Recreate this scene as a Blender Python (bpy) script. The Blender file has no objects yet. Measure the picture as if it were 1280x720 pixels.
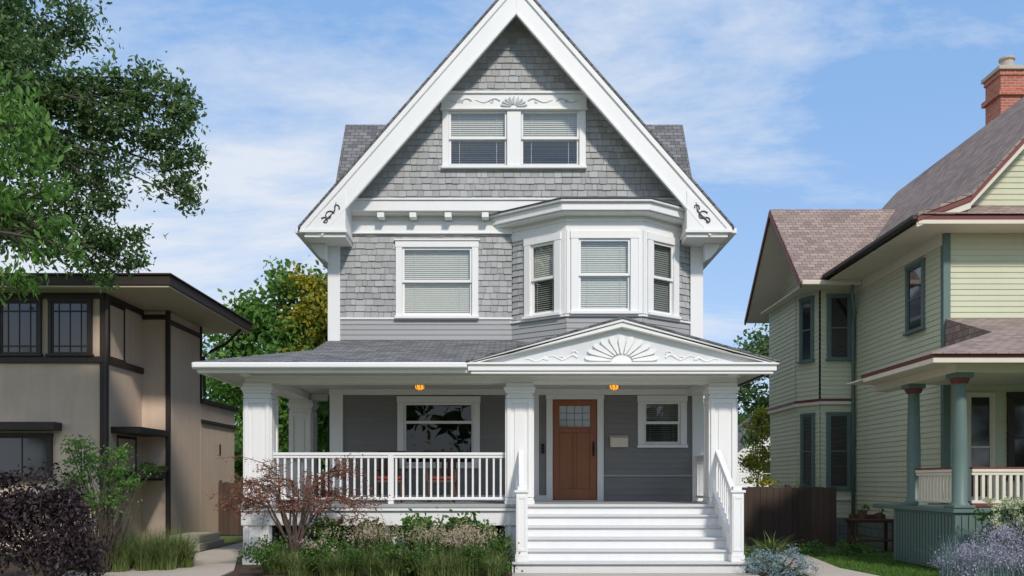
import bpy, bmesh, math, random
import numpy as np
from mathutils import Matrix, Vector
random.seed(7); rng=np.random.default_rng(7)
scene=bpy.context.scene
col=scene.collection
# ------------------------------------------------------------------ materials
def nt(name):
    m=bpy.data.materials.new(name); m.use_nodes=True
    n=m.node_tree; n.nodes.clear()
    o=n.nodes.new('ShaderNodeOutputMaterial'); return m,n,o
def mth(n,op,a,b=None):
    x=n.nodes.new('ShaderNodeMath'); x.operation=op
    for i,v in enumerate((a,b)):
        if v is None: continue
        if isinstance(v,(int,float)): x.inputs[i].default_value=v
        else: n.links.new(v,x.inputs[i])
    return x.outputs[0]
def noise(n,scale,detail=4,coord=None,rough=.55):
    t=n.nodes.new('ShaderNodeTexNoise'); t.inputs['Scale'].default_value=scale
    t.inputs['Detail'].default_value=detail; t.inputs['Roughness'].default_value=rough
    if coord is None:
        c=n.nodes.new('ShaderNodeTexCoord'); coord=c.outputs['Object']
    n.links.new(coord,t.inputs['Vector']); return t.outputs['Fac']
def mat(name,c,rough=.6,var=.08,scale=2.5,bump=0.,bscale=60,island=0.,metal=0.,spec=.4,streak=0.,dirt=0.):
    m,n,o=nt(name)
    p=n.nodes.new('ShaderNodeBsdfPrincipled')
    p.inputs['Roughness'].default_value=rough; p.inputs['Metallic'].default_value=metal
    p.inputs['Specular IOR Level'].default_value=spec
    n.links.new(p.outputs[0],o.inputs[0])
    h=n.nodes.new('ShaderNodeHueSaturation'); h.inputs['Color'].default_value=(*c,1)
    v=mth(n,'ADD',1.-var,mth(n,'MULTIPLY',noise(n,scale),var*2))
    f=mth(n,'ADD',1.-var*.5,mth(n,'MULTIPLY',noise(n,scale*14,3),var))
    v=mth(n,'MULTIPLY',v,f)
    if island:
        g=n.nodes.new('ShaderNodeNewGeometry')
        v=mth(n,'MULTIPLY',v,mth(n,'ADD',1-island,mth(n,'MULTIPLY',g.outputs['Random Per Island'],island*2)))
    if streak:
        c2=n.nodes.new('ShaderNodeTexCoord'); mp=n.nodes.new('ShaderNodeMapping'); mp.inputs['Scale'].default_value=(6,6,.5)
        n.links.new(c2.outputs['Object'],mp.inputs['Vector'])
        s=noise(n,1.,5,mp.outputs[0],.65)
        v=mth(n,'MULTIPLY',v,mth(n,'ADD',1-streak,mth(n,'MULTIPLY',s,streak*2)))
    n.links.new(v,h.inputs['Value']); n.links.new(h.outputs[0],p.inputs['Base Color'])
    if bump:
        b=n.nodes.new('ShaderNodeBump'); b.inputs['Strength'].default_value=bump; b.inputs['Distance'].default_value=.01
        n.links.new(noise(n,bscale,4),b.inputs['Height']); n.links.new(b.outputs[0],p.inputs['Normal'])
    return m
def brickmat(name,c1,c2,mort,w,hgt,ms=.008,var=.15,bump=.6,rough=.85):
    m,n,o=nt(name); p=n.nodes.new('ShaderNodeBsdfPrincipled'); p.inputs['Roughness'].default_value=rough
    p.inputs['Specular IOR Level'].default_value=.2
    n.links.new(p.outputs[0],o.inputs[0])
    tc=n.nodes.new('ShaderNodeTexCoord'); b=n.nodes.new('ShaderNodeTexBrick')
    n.links.new(tc.outputs['UV'],b.inputs['Vector'])
    b.inputs['Color1'].default_value=(*c1,1); b.inputs['Color2'].default_value=(*c2,1); b.inputs['Mortar'].default_value=(*mort,1)
    b.inputs['Scale'].default_value=1; b.inputs['Mortar Size'].default_value=ms; b.inputs['Brick Width'].default_value=w; b.inputs['Row Height'].default_value=hgt
    b.inputs['Bias'].default_value=0; b.inputs['Mortar Smooth'].default_value=.3
    h=n.nodes.new('ShaderNodeHueSaturation'); n.links.new(b.outputs['Color'],h.inputs['Color'])
    v=mth(n,'MULTIPLY',mth(n,'ADD',1-var,mth(n,'MULTIPLY',noise(n,1.3),var*2)),mth(n,'ADD',1-var,mth(n,'MULTIPLY',noise(n,90,2),var*2)))
    n.links.new(v,h.inputs['Value']); n.links.new(h.outputs[0],p.inputs['Base Color'])
    bp=n.nodes.new('ShaderNodeBump'); bp.inputs['Strength'].default_value=bump; bp.inputs['Distance'].default_value=.01; bp.invert=True
    n.links.new(b.outputs['Fac'],bp.inputs['Height']); n.links.new(bp.outputs[0],p.inputs['Normal'])
    return m
def leafmat(name,cols,trans=.3,pos=None,nscale=.8):
    m,n,o=nt(name)
    g=n.nodes.new('ShaderNodeNewGeometry'); r=n.nodes.new('ShaderNodeValToRGB')
    f=mth(n,'ADD',mth(n,'MULTIPLY',g.outputs['Random Per Island'],.55),mth(n,'MULTIPLY',noise(n,nscale,2),.5))
    n.links.new(f,r.inputs[0])
    e=r.color_ramp.elements
    while len(e)<len(cols): e.new(.5)
    for i,c in enumerate(cols):
        e[i].position=.15+.7*i/(len(cols)-1) if pos is None else pos[i]; e[i].color=(*c,1)
    d=n.nodes.new('ShaderNodeBsdfPrincipled'); d.inputs['Roughness'].default_value=.5; d.inputs['Specular IOR Level'].default_value=.3
    t=n.nodes.new('ShaderNodeBsdfTranslucent'); mx=n.nodes.new('ShaderNodeMixShader'); mx.inputs[0].default_value=trans
    n.links.new(r.outputs[0],d.inputs['Base Color']); n.links.new(r.outputs[0],t.inputs[0])
    n.links.new(d.outputs[0],mx.inputs[1]); n.links.new(t.outputs[0],mx.inputs[2]); n.links.new(mx.outputs[0],o.inputs[0])
    return m
def glassmat(name,base=.07,tint=(.75,.8,.8)):
    # thin pane: symmetric Schlick reflectance (same from inside and outside)
    m,n,o=nt(name)
    t=n.nodes.new('ShaderNodeBsdfTransparent'); t.inputs[0].default_value=(*tint,1)
    g=n.nodes.new('ShaderNodeBsdfGlossy'); g.inputs['Roughness'].default_value=.01
    b=n.nodes.new('ShaderNodeBump'); b.inputs['Strength'].default_value=.1; b.inputs['Distance'].default_value=.03
    n.links.new(noise(n,1.8,1),b.inputs['Height']); n.links.new(b.outputs[0],g.inputs['Normal'])
    ge=n.nodes.new('ShaderNodeNewGeometry'); dt=n.nodes.new('ShaderNodeVectorMath'); dt.operation='DOT_PRODUCT'
    n.links.new(ge.outputs['Normal'],dt.inputs[0]); n.links.new(ge.outputs['Incoming'],dt.inputs[1])
    k=mth(n,'POWER',mth(n,'SUBTRACT',1.,mth(n,'MINIMUM',mth(n,'ABSOLUTE',dt.outputs['Value']),1.)),5.)
    mx=n.nodes.new('ShaderNodeMixShader'); n.links.new(mth(n,'ADD',mth(n,'MULTIPLY',k,.8),base),mx.inputs[0])
    n.links.new(t.outputs[0],mx.inputs[1]); n.links.new(g.outputs[0],mx.inputs[2]); n.links.new(mx.outputs[0],o.inputs[0])
    return m
WHITE=mat('white_paint',(.83,.82,.80),.45,.03,1.2,.05,40,streak=.035)
SHING=mat('grey_shingle_paint',(.375,.375,.37),.7,.08,1.,.25,70,island=.16,streak=.06)
SIDE=mat('grey_siding_paint',(.36,.36,.36),.6,.05,1.,.08,50,island=.03,streak=.03)
PORCHS=mat('porch_siding_shaded_paint',(.22,.217,.21),.6,.05,1.,.06,50,island=.03)  # dark grey siding, with part of the porch shade put into the colour
ROOF=brickmat('asphalt_roof',(.12,.12,.125),(.23,.225,.225),(.05,.05,.05),.22,.13)
ROOFB=brickmat('brown_asphalt_roof',(.24,.185,.16),(.38,.29,.25),(.13,.1,.09),.2,.13)
EDGE=mat('roof_edge',(.09,.09,.095),.8,.1,4)
GREYT=mat('grey_trim_line',(.10,.10,.11),.6)
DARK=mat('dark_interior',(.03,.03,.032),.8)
INTER=mat('room_wall',(.06,.055,.05),.8)
BLIND=mat('blind_slats',(.66,.66,.60),.5,.03)
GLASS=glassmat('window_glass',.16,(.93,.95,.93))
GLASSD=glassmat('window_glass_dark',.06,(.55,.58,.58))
DGL=mat('dark_pane',(.014,.016,.018),.06,.05,2,spec=1.)
DOOR=mat('door_wood',(.29,.095,.032),.35,.12,3,streak=.25,spec=.5)
METAL=mat('dark_metal',(.03,.03,.03),.35,metal=.8)
BRASS=mat('brass',(.4,.25,.08),.3,metal=.9)
CEIL=mat('porch_ceiling_shaded_paint',(.62,.62,.59),.6,.03)  # white ceiling toned down in the colour to deepen the shade
FLOOR=mat('porch_floor_paint',(.38,.38,.38),.5,.08)
TREAD=mat('stair_tread_paint',(.60,.60,.59),.5,.06,2)
STUCCO=mat('stucco',(.68,.53,.41),.9,.11,.9,.8,110,streak=.14)
DTRIM=mat('dark_brown_trim',(.04,.028,.024),.5,.15,3)
SOFF=mat('beige_soffit',(.55,.46,.36),.7,.06)
CREAM=mat('cream_paint',(.72,.65,.53),.6,.05,streak=.04)
GREEN=mat('light_green_siding',(.59,.60,.43),.65,.06,1.,.1,50,island=.03,streak=.06)
DGREEN=mat('dark_green_paint',(.12,.18,.16),.5,.08)
MAROON=mat('maroon_trim',(.17,.04,.033),.5,.1)
BRICK=brickmat('red_brick',(.42,.10,.06),(.55,.17,.10),(.4,.33,.28),.2,.07,.01)
GBRICK=brickmat('painted_foundation_block',(.16,.18,.17),(.2,.22,.2),(.1,.11,.1),.4,.2,.012)
CONC=mat('concrete',(.50,.43,.36),.85,.14,1.3,.3,120,streak=.05)
ASPH=mat('asphalt',(.05,.05,.052),.9,.15,3,.4,150)
WOOD=mat('weathered_wood',(.075,.048,.035),.8,.15,3,.3,60,island=.25,streak=.25)
WOODB=mat('brown_wood',(.10,.05,.03),.6,.15,3,streak=.2)
BARK=mat('bark',(.075,.06,.045),.9,.25,4,1.,30)
MULCH=mat('mulch_soil',(.07,.045,.03),.95,.35,6,1.,60)
L_GREEN=leafmat('leaf_green',[(.03,.075,.014),(.075,.15,.03),(.15,.25,.055)],.4)
L_BRIGHT=leafmat('leaf_bright_green',[(.055,.14,.025),(.12,.25,.045),(.21,.37,.09)],.45)
L_OAK=leafmat('leaf_deep_green',[(.045,.095,.03),(.10,.175,.055),(.18,.27,.10)],.45)
L_YEL=leafmat('leaf_yellow_green',[(.10,.15,.02),(.28,.30,.03),(.55,.42,.04)],.4,nscale=.3)
L_PURP=leafmat('leaf_purple',[(.013,.009,.012),(.032,.018,.024),(.08,.05,.05)],.15)
L_RED=leafmat('leaf_russet',[(.12,.035,.025),(.26,.09,.055),(.38,.19,.12)],.3)
L_GRASS=leafmat('grass_blade',[(.06,.11,.025),(.14,.2,.05),(.32,.34,.14)],.35)
L_LAWN=leafmat('lawn_blade',[(.05,.12,.015),(.10,.2,.03),(.16,.28,.06)],.3)
L_BLUE=leafmat('leaf_blue_green',[(.12,.19,.2),(.22,.31,.32),(.34,.44,.45)],.15)
L_LAV=leafmat('lavender_bloom',[(.25,.23,.30),(.42,.38,.5),(.62,.57,.68)],.2)
L_SEED=leafmat('seed_head',[(.3,.2,.13),(.5,.38,.27),(.7,.6,.5)],.2)
L_PINK=leafmat('pink_bloom',[(.45,.2,.2),(.6,.4,.36),(.75,.68,.62)],.2)
L_HYD=leafmat('hydrangea_bloom',[(.35,.42,.2),(.55,.6,.38),(.7,.72,.55)],.2)
m,n,o=nt('lawn_ground'); p=n.nodes.new('ShaderNodeBsdfPrincipled'); p.inputs['Roughness'].default_value=.95
r=n.nodes.new('ShaderNodeValToRGB'); n.links.new(noise(n,1.5,8),r.inputs[0]); e=r.color_ramp.elements
e[0].position=.35; e[0].color=(.05,.08,.02,1); e[1].position=.65; e[1].color=(.11,.17,.04,1)
n.links.new(r.outputs[0],p.inputs['Base Color']); n.links.new(p.outputs[0],o.inputs[0]); LAWN=m
m,n,o=nt('amber_lamp_glass'); em=n.nodes.new('ShaderNodeEmission'); em.inputs[0].default_value=(1,.40,.04,1); em.inputs[1].default_value=1.2
n.links.new(em.outputs[0],o.inputs[0]); AMBER=m
# ------------------------------------------------------------------ builders
def empty(name,parent=None):
    e=bpy.data.objects.new(name,None); col.objects.link(e); e.parent=parent; return e
def frame(ox,oy,ux=1,uy=0,oz=0):
    l=math.hypot(ux,uy); ux/=l; uy/=l
    return Matrix(((ux,-uy,0,ox),(uy,ux,0,oy),(0,0,1,oz),(0,0,0,1)))
class MB:
    def __init__(s,M=None): s.v=[];s.f=[];s.M=M or Matrix()
    def add(s,vs,fs):
        b=len(s.v); s.v+= [tuple(s.M@Vector(v)) for v in vs]; s.f+=[tuple(i+b for i in f) for f in fs]; return s
    def box(s,x0,x1,y0,y1,z0,z1):
        return s.add([(x0,y0,z0),(x1,y0,z0),(x1,y1,z0),(x0,y1,z0),(x0,y0,z1),(x1,y0,z1),(x1,y1,z1),(x0,y1,z1)],
          [(0,3,2,1),(4,5,6,7),(0,1,5,4),(1,2,6,5),(2,3,7,6),(3,0,4,7)])
    def prism(s,a,b):
        n=len(a); return s.add(list(a)+list(b),[tuple(range(n)),tuple(range(2*n-1,n-1,-1))]+[(i,i+n,(i+1)%n+n,(i+1)%n) for i in range(n)])
    def py(s,poly,y0,y1): return s.prism([(x,y0,z) for x,z in poly],[(x,y1,z) for x,z in poly])
    def pz(s,poly,z0,z1): return s.prism([(x,y,z0) for x,y in poly],[(x,y,z1) for x,y in poly])
    def poly(s,vs): return s.add(vs,[tuple(range(len(vs)))])
    def tube(s,pts,rad,n=7):
        pts=[Vector(p) for p in pts]; k=len(pts)
        if not hasattr(rad,'__len__'): rad=[rad]*k
        vs=[];fs=[]
        for i,p in enumerate(pts):
            t=(pts[min(i+1,k-1)]-pts[max(i-1,0)]); t=t.normalized() if t.length>1e-9 else Vector((0,0,1))
            a=Vector((0,0,1)) if abs(t.z)<.9 else Vector((1,0,0)); u=t.cross(a).normalized(); w=t.cross(u)
            for j in range(n):
                an=2*math.pi*j/n; vs.append(tuple(p+(u*math.cos(an)+w*math.sin(an))*rad[i]))
        for i in range(k-1):
            for j in range(n): fs.append((i*n+j,i*n+(j+1)%n,(i+1)*n+(j+1)%n,(i+1)*n+j))
        fs.append(tuple(range(n-1,-1,-1))); fs.append(tuple((k-1)*n+j for j in range(n)))
        return s.add(vs,fs)
    def lathe(s,cx,cy,prof,n=20):
        vs=[];fs=[]
        for r,z in prof:
            for j in range(n):
                a=2*math.pi*j/n; vs.append((cx+r*math.cos(a),cy+r*math.sin(a),z))
        for i in range(len(prof)-1):
            for j in range(n): fs.append((i*n+j,i*n+(j+1)%n,(i+1)*n+(j+1)%n,(i+1)*n+j))
        fs.append(tuple(range(n-1,-1,-1))); fs.append(tuple((len(prof)-1)*n+j for j in range(n)))
        return s.add(vs,fs)
    def obj(s,name,mt,parent=None,bevel=0,smooth=False,fix=True):
        me=bpy.data.meshes.new(name); me.from_pydata(s.v,[],s.f); me.materials.append(mt)
        if fix:
            bm=bmesh.new(); bm.from_mesh(me); bmesh.ops.recalc_face_normals(bm,faces=bm.faces); bm.to_mesh(me); bm.free()
        uv=me.uv_layers.new(name='UVMap'); d=np.zeros(len(me.loops)*2)
        for f in me.polygons:
            nn=f.normal
            u=Vector((-nn.y,nn.x,0)); u=u.normalized() if u.length>1e-4 else Vector((1,0,0))
            w=nn.cross(u)
            if w.z<0: w=-w
            for li in f.loop_indices:
                c=me.vertices[me.loops[li].vertex_index].co; d[2*li]=c.dot(u); d[2*li+1]=c.dot(w)
        uv.data.foreach_set('uv',d)
        if smooth:
            for f in me.polygons: f.use_smooth=True
        ob=bpy.data.objects.new(name,me); col.objects.link(ob); ob.parent=parent
        if bevel:
            b=ob.modifiers.new('b','BEVEL'); b.width=bevel; b.segments=1; b.limit_method='ANGLE'; b.angle_limit=math.radians(40)
        return ob
def npobj(name,v,f,mt,parent=None):
    me=bpy.data.meshes.new(name); me.from_pydata(v.tolist(),[],f.tolist()); me.materials.append(mt)
    ob=bpy.data.objects.new(name,me); col.objects.link(ob); ob.parent=parent; return ob
def intervals(x0,x1,zm,ops):
    iv=[(x0,x1)]
    for a,b,c,d in ops:
        if c<zm<d:
            nv=[]
            for p,q in iv:
                if b<=p or a>=q: nv.append((p,q)); continue
                if a>p: nv.append((p,a))
                if b<q: nv.append((b,q))
            iv=nv
    return iv
def lap(name,M,x0,x1,z0,z1,ex,mt,parent,ops=(),lim=None,y=0):
    B=MB(M); z=z0
    while z<z1-1e-4:
        t=min(z+ex,z1); zm=(z+t)/2; a,b=x0,x1
        if lim: la,lb=lim(zm); a=max(a,la); b=min(b,lb)
        if b>a:
            for p,q in intervals(a,b,zm,ops):
                B.add([(p,y-.02,z),(q,y-.02,z),(q,y-.006,t),(p,y-.006,t),(p,y,z),(q,y,z)],[(0,1,2,3),(4,5,1,0)])
        z=t
    return B.obj(name,mt,parent,fix=False)
def shingles(name,M,x0,x1,z0,z1,ex,mt,parent,ops=(),lim=None,y=0):
    B=MB(M); z=z0
    while z<z1-1e-4:
        t=min(z+ex,z1); zm=(z+t)/2; a,b=x0,x1
        if lim: la,lb=lim(zm); a=max(a,la); b=min(b,lb)
        if b>a:
            for p,q in intervals(a,b,zm,ops):
                B.add([(p,y-.002,z),(q,y-.002,z),(q,y-.002,t),(p,y-.002,t)],[(0,1,2,3)])
                x=p
                while x<q-.01:
                    w=random.uniform(.09,.22); e=min(x+w,q)
                    if q-e<.04: e=q
                    zb=z+random.uniform(-.008,.005); g=.0045; yb=y-random.uniform(.022,.034)
                    B.add([(x+g,yb,zb),(e-g,yb,zb),(e-g,y-.009,t),(x+g,y-.009,t),(x+g,y-.001,zb),(e-g,y-.001,zb)],
                          [(0,1,2,3),(4,5,1,0),(4,0,3),(1,5,2)])
                    x=e
        z=t
    return B.obj(name,mt,parent,fix=False)
def window(name,M,x0,x1,z0,z1,parent,cas=.12,blind=1.,trim=None,glass=None,openlow=0.,split=.5,room=True,sash=None,head=0,cap=True):
    trim=trim or WHITE; glass=glass or GLASS; sash=sash or trim
    W=empty(name,parent)
    B=MB(M); a,b=x0+cas,x1-cas; c=z0+.07; d=z1-cas-head
    B.box(x0,a,-.055,.0,z0+.062,z1-cas-head-.001).box(b,x1,-.055,.0,z0+.062,z1-cas-head-.001)
    B.box(x0-.01,x1+.01,-.06,.0,d,z1)
    B.box(x0-.015,x1+.015,-.105,.0,z0,z0+.06)
    if cap: B.box(x0-.03,x1+.03,-.085,.0,z1+.001,z1+.035)
    B.box(a-.02,a+.001,0.001,.13,c-.02,d+.02).box(b-.001,b+.02,.001,.13,c-.02,d+.02).box(a+.001,b-.001,.001,.13,d,d+.02).box(a+.001,b-.001,.001,.13,c-.02,c)
    B.obj('casing',trim,W,.006)
    S=MB(M); m=c+(d-c)*split; r=.045
    def sashf(za,zb,y):
        S.box(a+.002,a+r,y,y+.035,za,zb).box(b-r,b-.002,y,y+.035,za,zb).box(a+r,b-r,y+.001,y+.034,za,za+r+.01).box(a+r,b-r,y+.001,y+.034,zb-r,zb)
    sashf(m-.02,d-.002,-.02); sashf(c+.002,m+.025,.02)
    S.obj('sash',sash,W,.004)
    MB(M).poly([(a+r,-.005,m),(b-r,-.005,m),(b-r,-.005,d-r),(a+r,-.005,d-r)]).obj('upper_glass',glass,W,fix=False)
    MB(M).poly([(a+r,.035,c+r),(b-r,.035,c+r),(b-r,.035,m),(a+r,.035,m)]).obj('lower_glass',glass,W,fix=False)
    if blind>0:
        Q=MB(M); z=d-.02; zb=d-(d-c)*blind
        while z>zb:
            if openlow and z<m-.02:   # slats tilted open: interior shows between them
                hz,dy=.011*(1.4-openlow)+random.uniform(-.001,.001),.02
            else: hz,dy=.0185,.0075
            Q.add([(a+.02,.082-dy,z-hz),(b-.02,.082-dy,z-hz+random.uniform(-.001,.001)),(b-.02,.082+dy,z+hz),(a+.02,.082+dy,z+hz)],[(0,1,2,3)]); z-=.042
        Q.box(a+.015,b-.015,.07,.10,zb-.03,zb-.01)
        for xx in (a+.18*(b-a),a+.82*(b-a)): Q.box(xx-.004,xx+.004,.056,.06,zb,d-.02)
        Q.obj('blind',BLIND,W,fix=False)
    if room:
        R=MB(M); R.add([(a-.03,.16,c-.05),(b+.03,.16,c-.05),(b+.03,.16,d+.05),(a-.03,.16,d+.05),(a-.03,1.2,c-.05),(b+.03,1.2,c-.05),(b+.03,1.2,d+.05),(a-.03,1.2,d+.05)],
              [(4,5,6,7),(0,1,5,4),(1,2,6,5),(2,3,7,6),(3,0,4,7)]).obj('room',INTER,W,fix=False)
    return W
def darkwin(name,M,x0,x1,z0,z1,parent,trim,cas=.08,y=-.02,rails=((),(.5,)),frame2=None):
    W=empty(name,parent); B=MB(M)
    B.box(x0,x0+cas,y-.05,y+.03,z0+.05,z1-cas).box(x1-cas,x1,y-.05,y+.03,z0+.05,z1-cas).box(x0-.01,x1+.01,y-.055,y+.03,z1-cas,z1).box(x0-.03,x1+.03,y-.09,y+.03,z0,z0+.05)
    B.obj('casing',trim,W,.005)
    a,b,c,d=x0+cas,x1-cas,z0+.05,z1-cas; S=MB(M)
    S.box(a,a+.035,y-.03,y+.01,c,d).box(b-.035,b,y-.03,y+.01,c,d).box(a+.035,b-.035,y-.029,y+.01,c,c+.04).box(a+.035,b-.035,y-.029,y+.01,d-.035,d)
    for t in rails[1]: S.box(a+.035,b-.035,y-.028,y+.01,c+(d-c)*t-.015,c+(d-c)*t+.015)
    for t in rails[0]: S.box(a+(b-a)*t-.008,a+(b-a)*t+.008,y-.027,y+.01,c+.04,d-.035)
    S.obj('sash',frame2 or trim,W)
    MB(M).box(a+.03,b-.03,y-.012,y+.005,c+.03,d-.03).obj('glass',DGL,W)
    return W
def leaves(name,P,size,mt,parent=None,asp=.5,flat=0.,jit=.4):
    N=len(P); ax=rng.normal(size=(N,3)); ax[:,2]-=flat; ax/=np.linalg.norm(ax,axis=1)[:,None]
    t=rng.normal(size=(N,3)); s=np.cross(ax,t); s/=np.linalg.norm(s,axis=1)[:,None]
    nn=np.cross(ax,s)
    L=(size*(1-jit+2*jit*rng.random(N)))[:,None]
    v=np.stack([P-ax*L*.5,P+s*L*asp*.5+nn*L*.08-ax*L*.05,P+ax*L*.5,P-s*L*asp*.5+nn*L*.08-ax*L*.05],1).reshape(-1,3)
    f=np.arange(N*4).reshape(-1,4); return npobj(name,v,f,mt,parent)
def crownpts(clumps,dens,sub=10,squash=.8,tight=.3):
    out=[]
    for x,y,z,r in clumps:
        ns=max(4,int(sub*max(.5,r)))
        d=rng.normal(size=(ns,3)); d/=np.linalg.norm(d,axis=1)[:,None]; d*=(r*rng.random(ns)**.45)[:,None]; d[:,2]*=squash
        c=d+np.array([x,y,z]); k=int(dens*r*r/ns)+1
        p=np.repeat(c,k,0); sr=r*tight*(.6+.8*rng.random(ns)); p=p+rng.normal(size=p.shape)*np.repeat(sr,k)[:,None]*np.array([1,1,.7])
        out.append(p)
    return np.concatenate(out)
def limb(B,a,b,r0,r1,bend=.15,k=6,n=6):
    a=Vector(a);b=Vector(b);L=(b-a).length; o1=Vector((random.uniform(-1,1),random.uniform(-1,1),random.uniform(.1,1)))*bend*L
    pts=[];rr=[]
    for i in range(k+1):
        t=i/k; p=a.lerp(b,t)+o1*math.sin(math.pi*t)*.8+Vector([random.uniform(-1,1)*.02*L for _ in range(3)])*(0<i<k)
        pts.append(p); rr.append(r0*(1-t)+r1*t)
    B.tube(pts,rr,n); return pts
def tree(name,base,forks,clumps,dens,lsize,lmat,tr=.2,asp=.5,sub=10,squash=.8,tight=.3,twig=True,flat=.3,lr=1.,dress=0):
    T=empty(name); B=MB(); base=Vector(base); fk=[Vector(f) for f in forks]; D=[]
    limb(B,base-Vector((0,0,.2)),fk[0],tr*1.25,tr*.8,.03,8,10)
    for i in range(1,len(fk)): limb(B,fk[i-1],fk[i],tr*.8*(.75**(i-1)),tr*.8*.75**i,.05,5,8)
    for c in clumps:
        cv=Vector(c[:3]); src=min(fk,key=lambda f:(f-cv).length+max(0,f.z-cv.z)*.6)
        r0=min(tr*.4,.03+.02*(src-cv).length*tr*5)*lr
        pts=limb(B,src,cv,r0,.008,.14,8,6)
        if dress:
            for p in pts[3:8]: D.append((p.x,p.y,p.z-.05,.24))
        if twig:
            for _ in range(int(4+5*c[3])):
                d=Vector([random.gauss(0,1) for _ in range(3)]).normalized()*c[3]*.85
                limb(B,pts[random.choice([5,6,7,8])],cv+d,.010,.003,.12,3,4)
    B.obj('trunk_and_limbs',BARK,T,smooth=True,fix=False)
    P=crownpts(clumps,dens,sub,squash,tight)
    if D: P=np.concatenate([P,crownpts(D,dress,8,.7,.45)])
    leaves('leaves',P,lsize,lmat,T,asp,flat)
    return T
def blades(name,bases,h,w,mt,parent=None,lean=.4,seg=3,up=1.):
    bases=np.asarray(bases); N=len(bases); an=rng.random(N)*2*np.pi; d=np.stack([np.cos(an),np.sin(an),np.zeros(N)],1)
    s=np.stack([-np.sin(an),np.cos(an),np.zeros(N)],1); H=h*(.6+.6*rng.random(N)); le=lean*(.3+rng.random(N))
    rows=[]
    for i in range(seg+1):
        t=i/seg; c=bases+d*(H*le*t*t)[:,None]+np.array([0,0,1])*(H*t*(1-.35*le*t*t))[:,None]
        ww=w*(1-t*.92)*.5
        rows.append(c-s*ww); rows.append(c+s*ww)
    v=np.stack(rows,1).reshape(-1,3); k=2*(seg+1); f=[]
    b=np.arange(N)*k
    for i in range(seg): f.append(np.stack([b+2*i,b+2*i+1,b+2*i+3,b+2*i+2],1))
    return npobj(name,v,np.concatenate(f),mt,parent)
def tuft(cx,cy,r,n,z=0):
    a=rng.random(n)*2*np.pi; q=r*np.sqrt(rng.random(n)); return np.stack([cx+q*np.cos(a),cy+q*np.sin(a),np.full(n,z)],1)
# ------------------------------------------------------------------ world / sun / camera
w=bpy.data.worlds.new('World'); scene.world=w; w.use_nodes=True; n=w.node_tree; n.nodes.clear()
out=n.nodes.new('ShaderNodeOutputWorld'); bg=n.nodes.new('ShaderNodeBackground'); bg.inputs[1].default_value=.15
sk=n.nodes.new('ShaderNodeTexSky'); sk.sky_type='NISHITA'; sk.sun_disc=False
SE,SA=math.radians(39),math.radians(20)
sk.sun_elevation=SE; sk.sun_rotation=math.radians(180)-SA; sk.air_density=1.; sk.dust_density=.4; sk.ozone_density=1.6
tc=n.nodes.new('ShaderNodeTexCoord'); sp=n.nodes.new('ShaderNodeSeparateXYZ'); n.links.new(tc.outputs['Generated'],sp.inputs[0])
zz=mth(n,'ADD',mth(n,'MAXIMUM',sp.outputs[2],0.),.25)
cb=n.nodes.new('ShaderNodeCombineXYZ'); n.links.new(mth(n,'DIVIDE',sp.outputs[0],zz),cb.inputs[0]); n.links.new(mth(n,'DIVIDE',sp.outputs[1],zz),cb.inputs[1])
mp=n.nodes.new('ShaderNodeMapping'); mp.inputs['Scale'].default_value=(.8,1.5,1); mp.inputs['Rotation'].default_value=(0,0,.3); mp.inputs['Location'].default_value=(3.1,1.3,0)
n.links.new(cb.outputs[0],mp.inputs[0])
t=n.nodes.new('ShaderNodeTexNoise'); t.inputs['Scale'].default_value=1.3; t.inputs['Detail'].default_value=12; t.inputs['Roughness'].default_value=.64; t.inputs['Distortion'].default_value=.3
n.links.new(mp.outputs[0],t.inputs['Vector'])
lft=mth(n,'MULTIPLY',sp.outputs[0],-.22)
cr=n.nodes.new('ShaderNodeValToRGB'); n.links.new(mth(n,'ADD',t.outputs['Fac'],lft),cr.inputs[0])
cr.color_ramp.elements[0].position=.46; cr.color_ramp.elements[0].color=(0,0,0,1); cr.color_ramp.elements[1].position=.66; cr.color_ramp.elements[1].color=(.9,.9,.9,1)
zc=mth(n,'MAXIMUM',sp.outputs[2],0.)
hz=mth(n,'MULTIPLY',mth(n,'POWER',mth(n,'SUBTRACT',1.,zc),6.),.65)
mk=mth(n,'MINIMUM',mth(n,'ADD',cr.outputs[0],hz),.93)
# thin high haze lightens the clear blue
hb=n.nodes.new('ShaderNodeMixRGB'); hb.inputs[0].default_value=.65; n.links.new(sk.outputs[0],hb.inputs[1]); hb.inputs[2].default_value=(1.85,3.5,6.3,1)
mx=n.nodes.new('ShaderNodeMixRGB'); n.links.new(mk,mx.inputs[0]); n.links.new(hb.outputs[0],mx.inputs[1]); mx.inputs[2].default_value=(5.2,5.55,6.1,1)
n.links.new(mx.outputs[0],bg.inputs[0]); n.links.new(bg.outputs[0],out.inputs[0])
sl=bpy.data.lights.new('sun','SUN'); sl.energy=2.9; sl.angle=math.radians(5); sl.color=(1,.93,.84)
so=bpy.data.objects.new('sun',sl); col.objects.link(so)
dv=Vector((math.sin(SA)*math.cos(SE),-math.cos(SA)*math.cos(SE),math.sin(SE))); so.rotation_euler=dv.to_track_quat('Z','Y').to_euler()
cd=bpy.data.cameras.new('camera'); co=bpy.data.objects.new('camera',cd); col.objects.link(co); scene.camera=co
cd.lens=30.94; cd.sensor_width=36; cd.shift_y=.189; cd.clip_end=3000; co.location=(0,-18,1.48); co.rotation_euler=(math.radians(90),0,0)
scene.view_settings.view_transform='Standard'; scene.view_settings.look='None'; scene.view_settings.exposure=0
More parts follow.
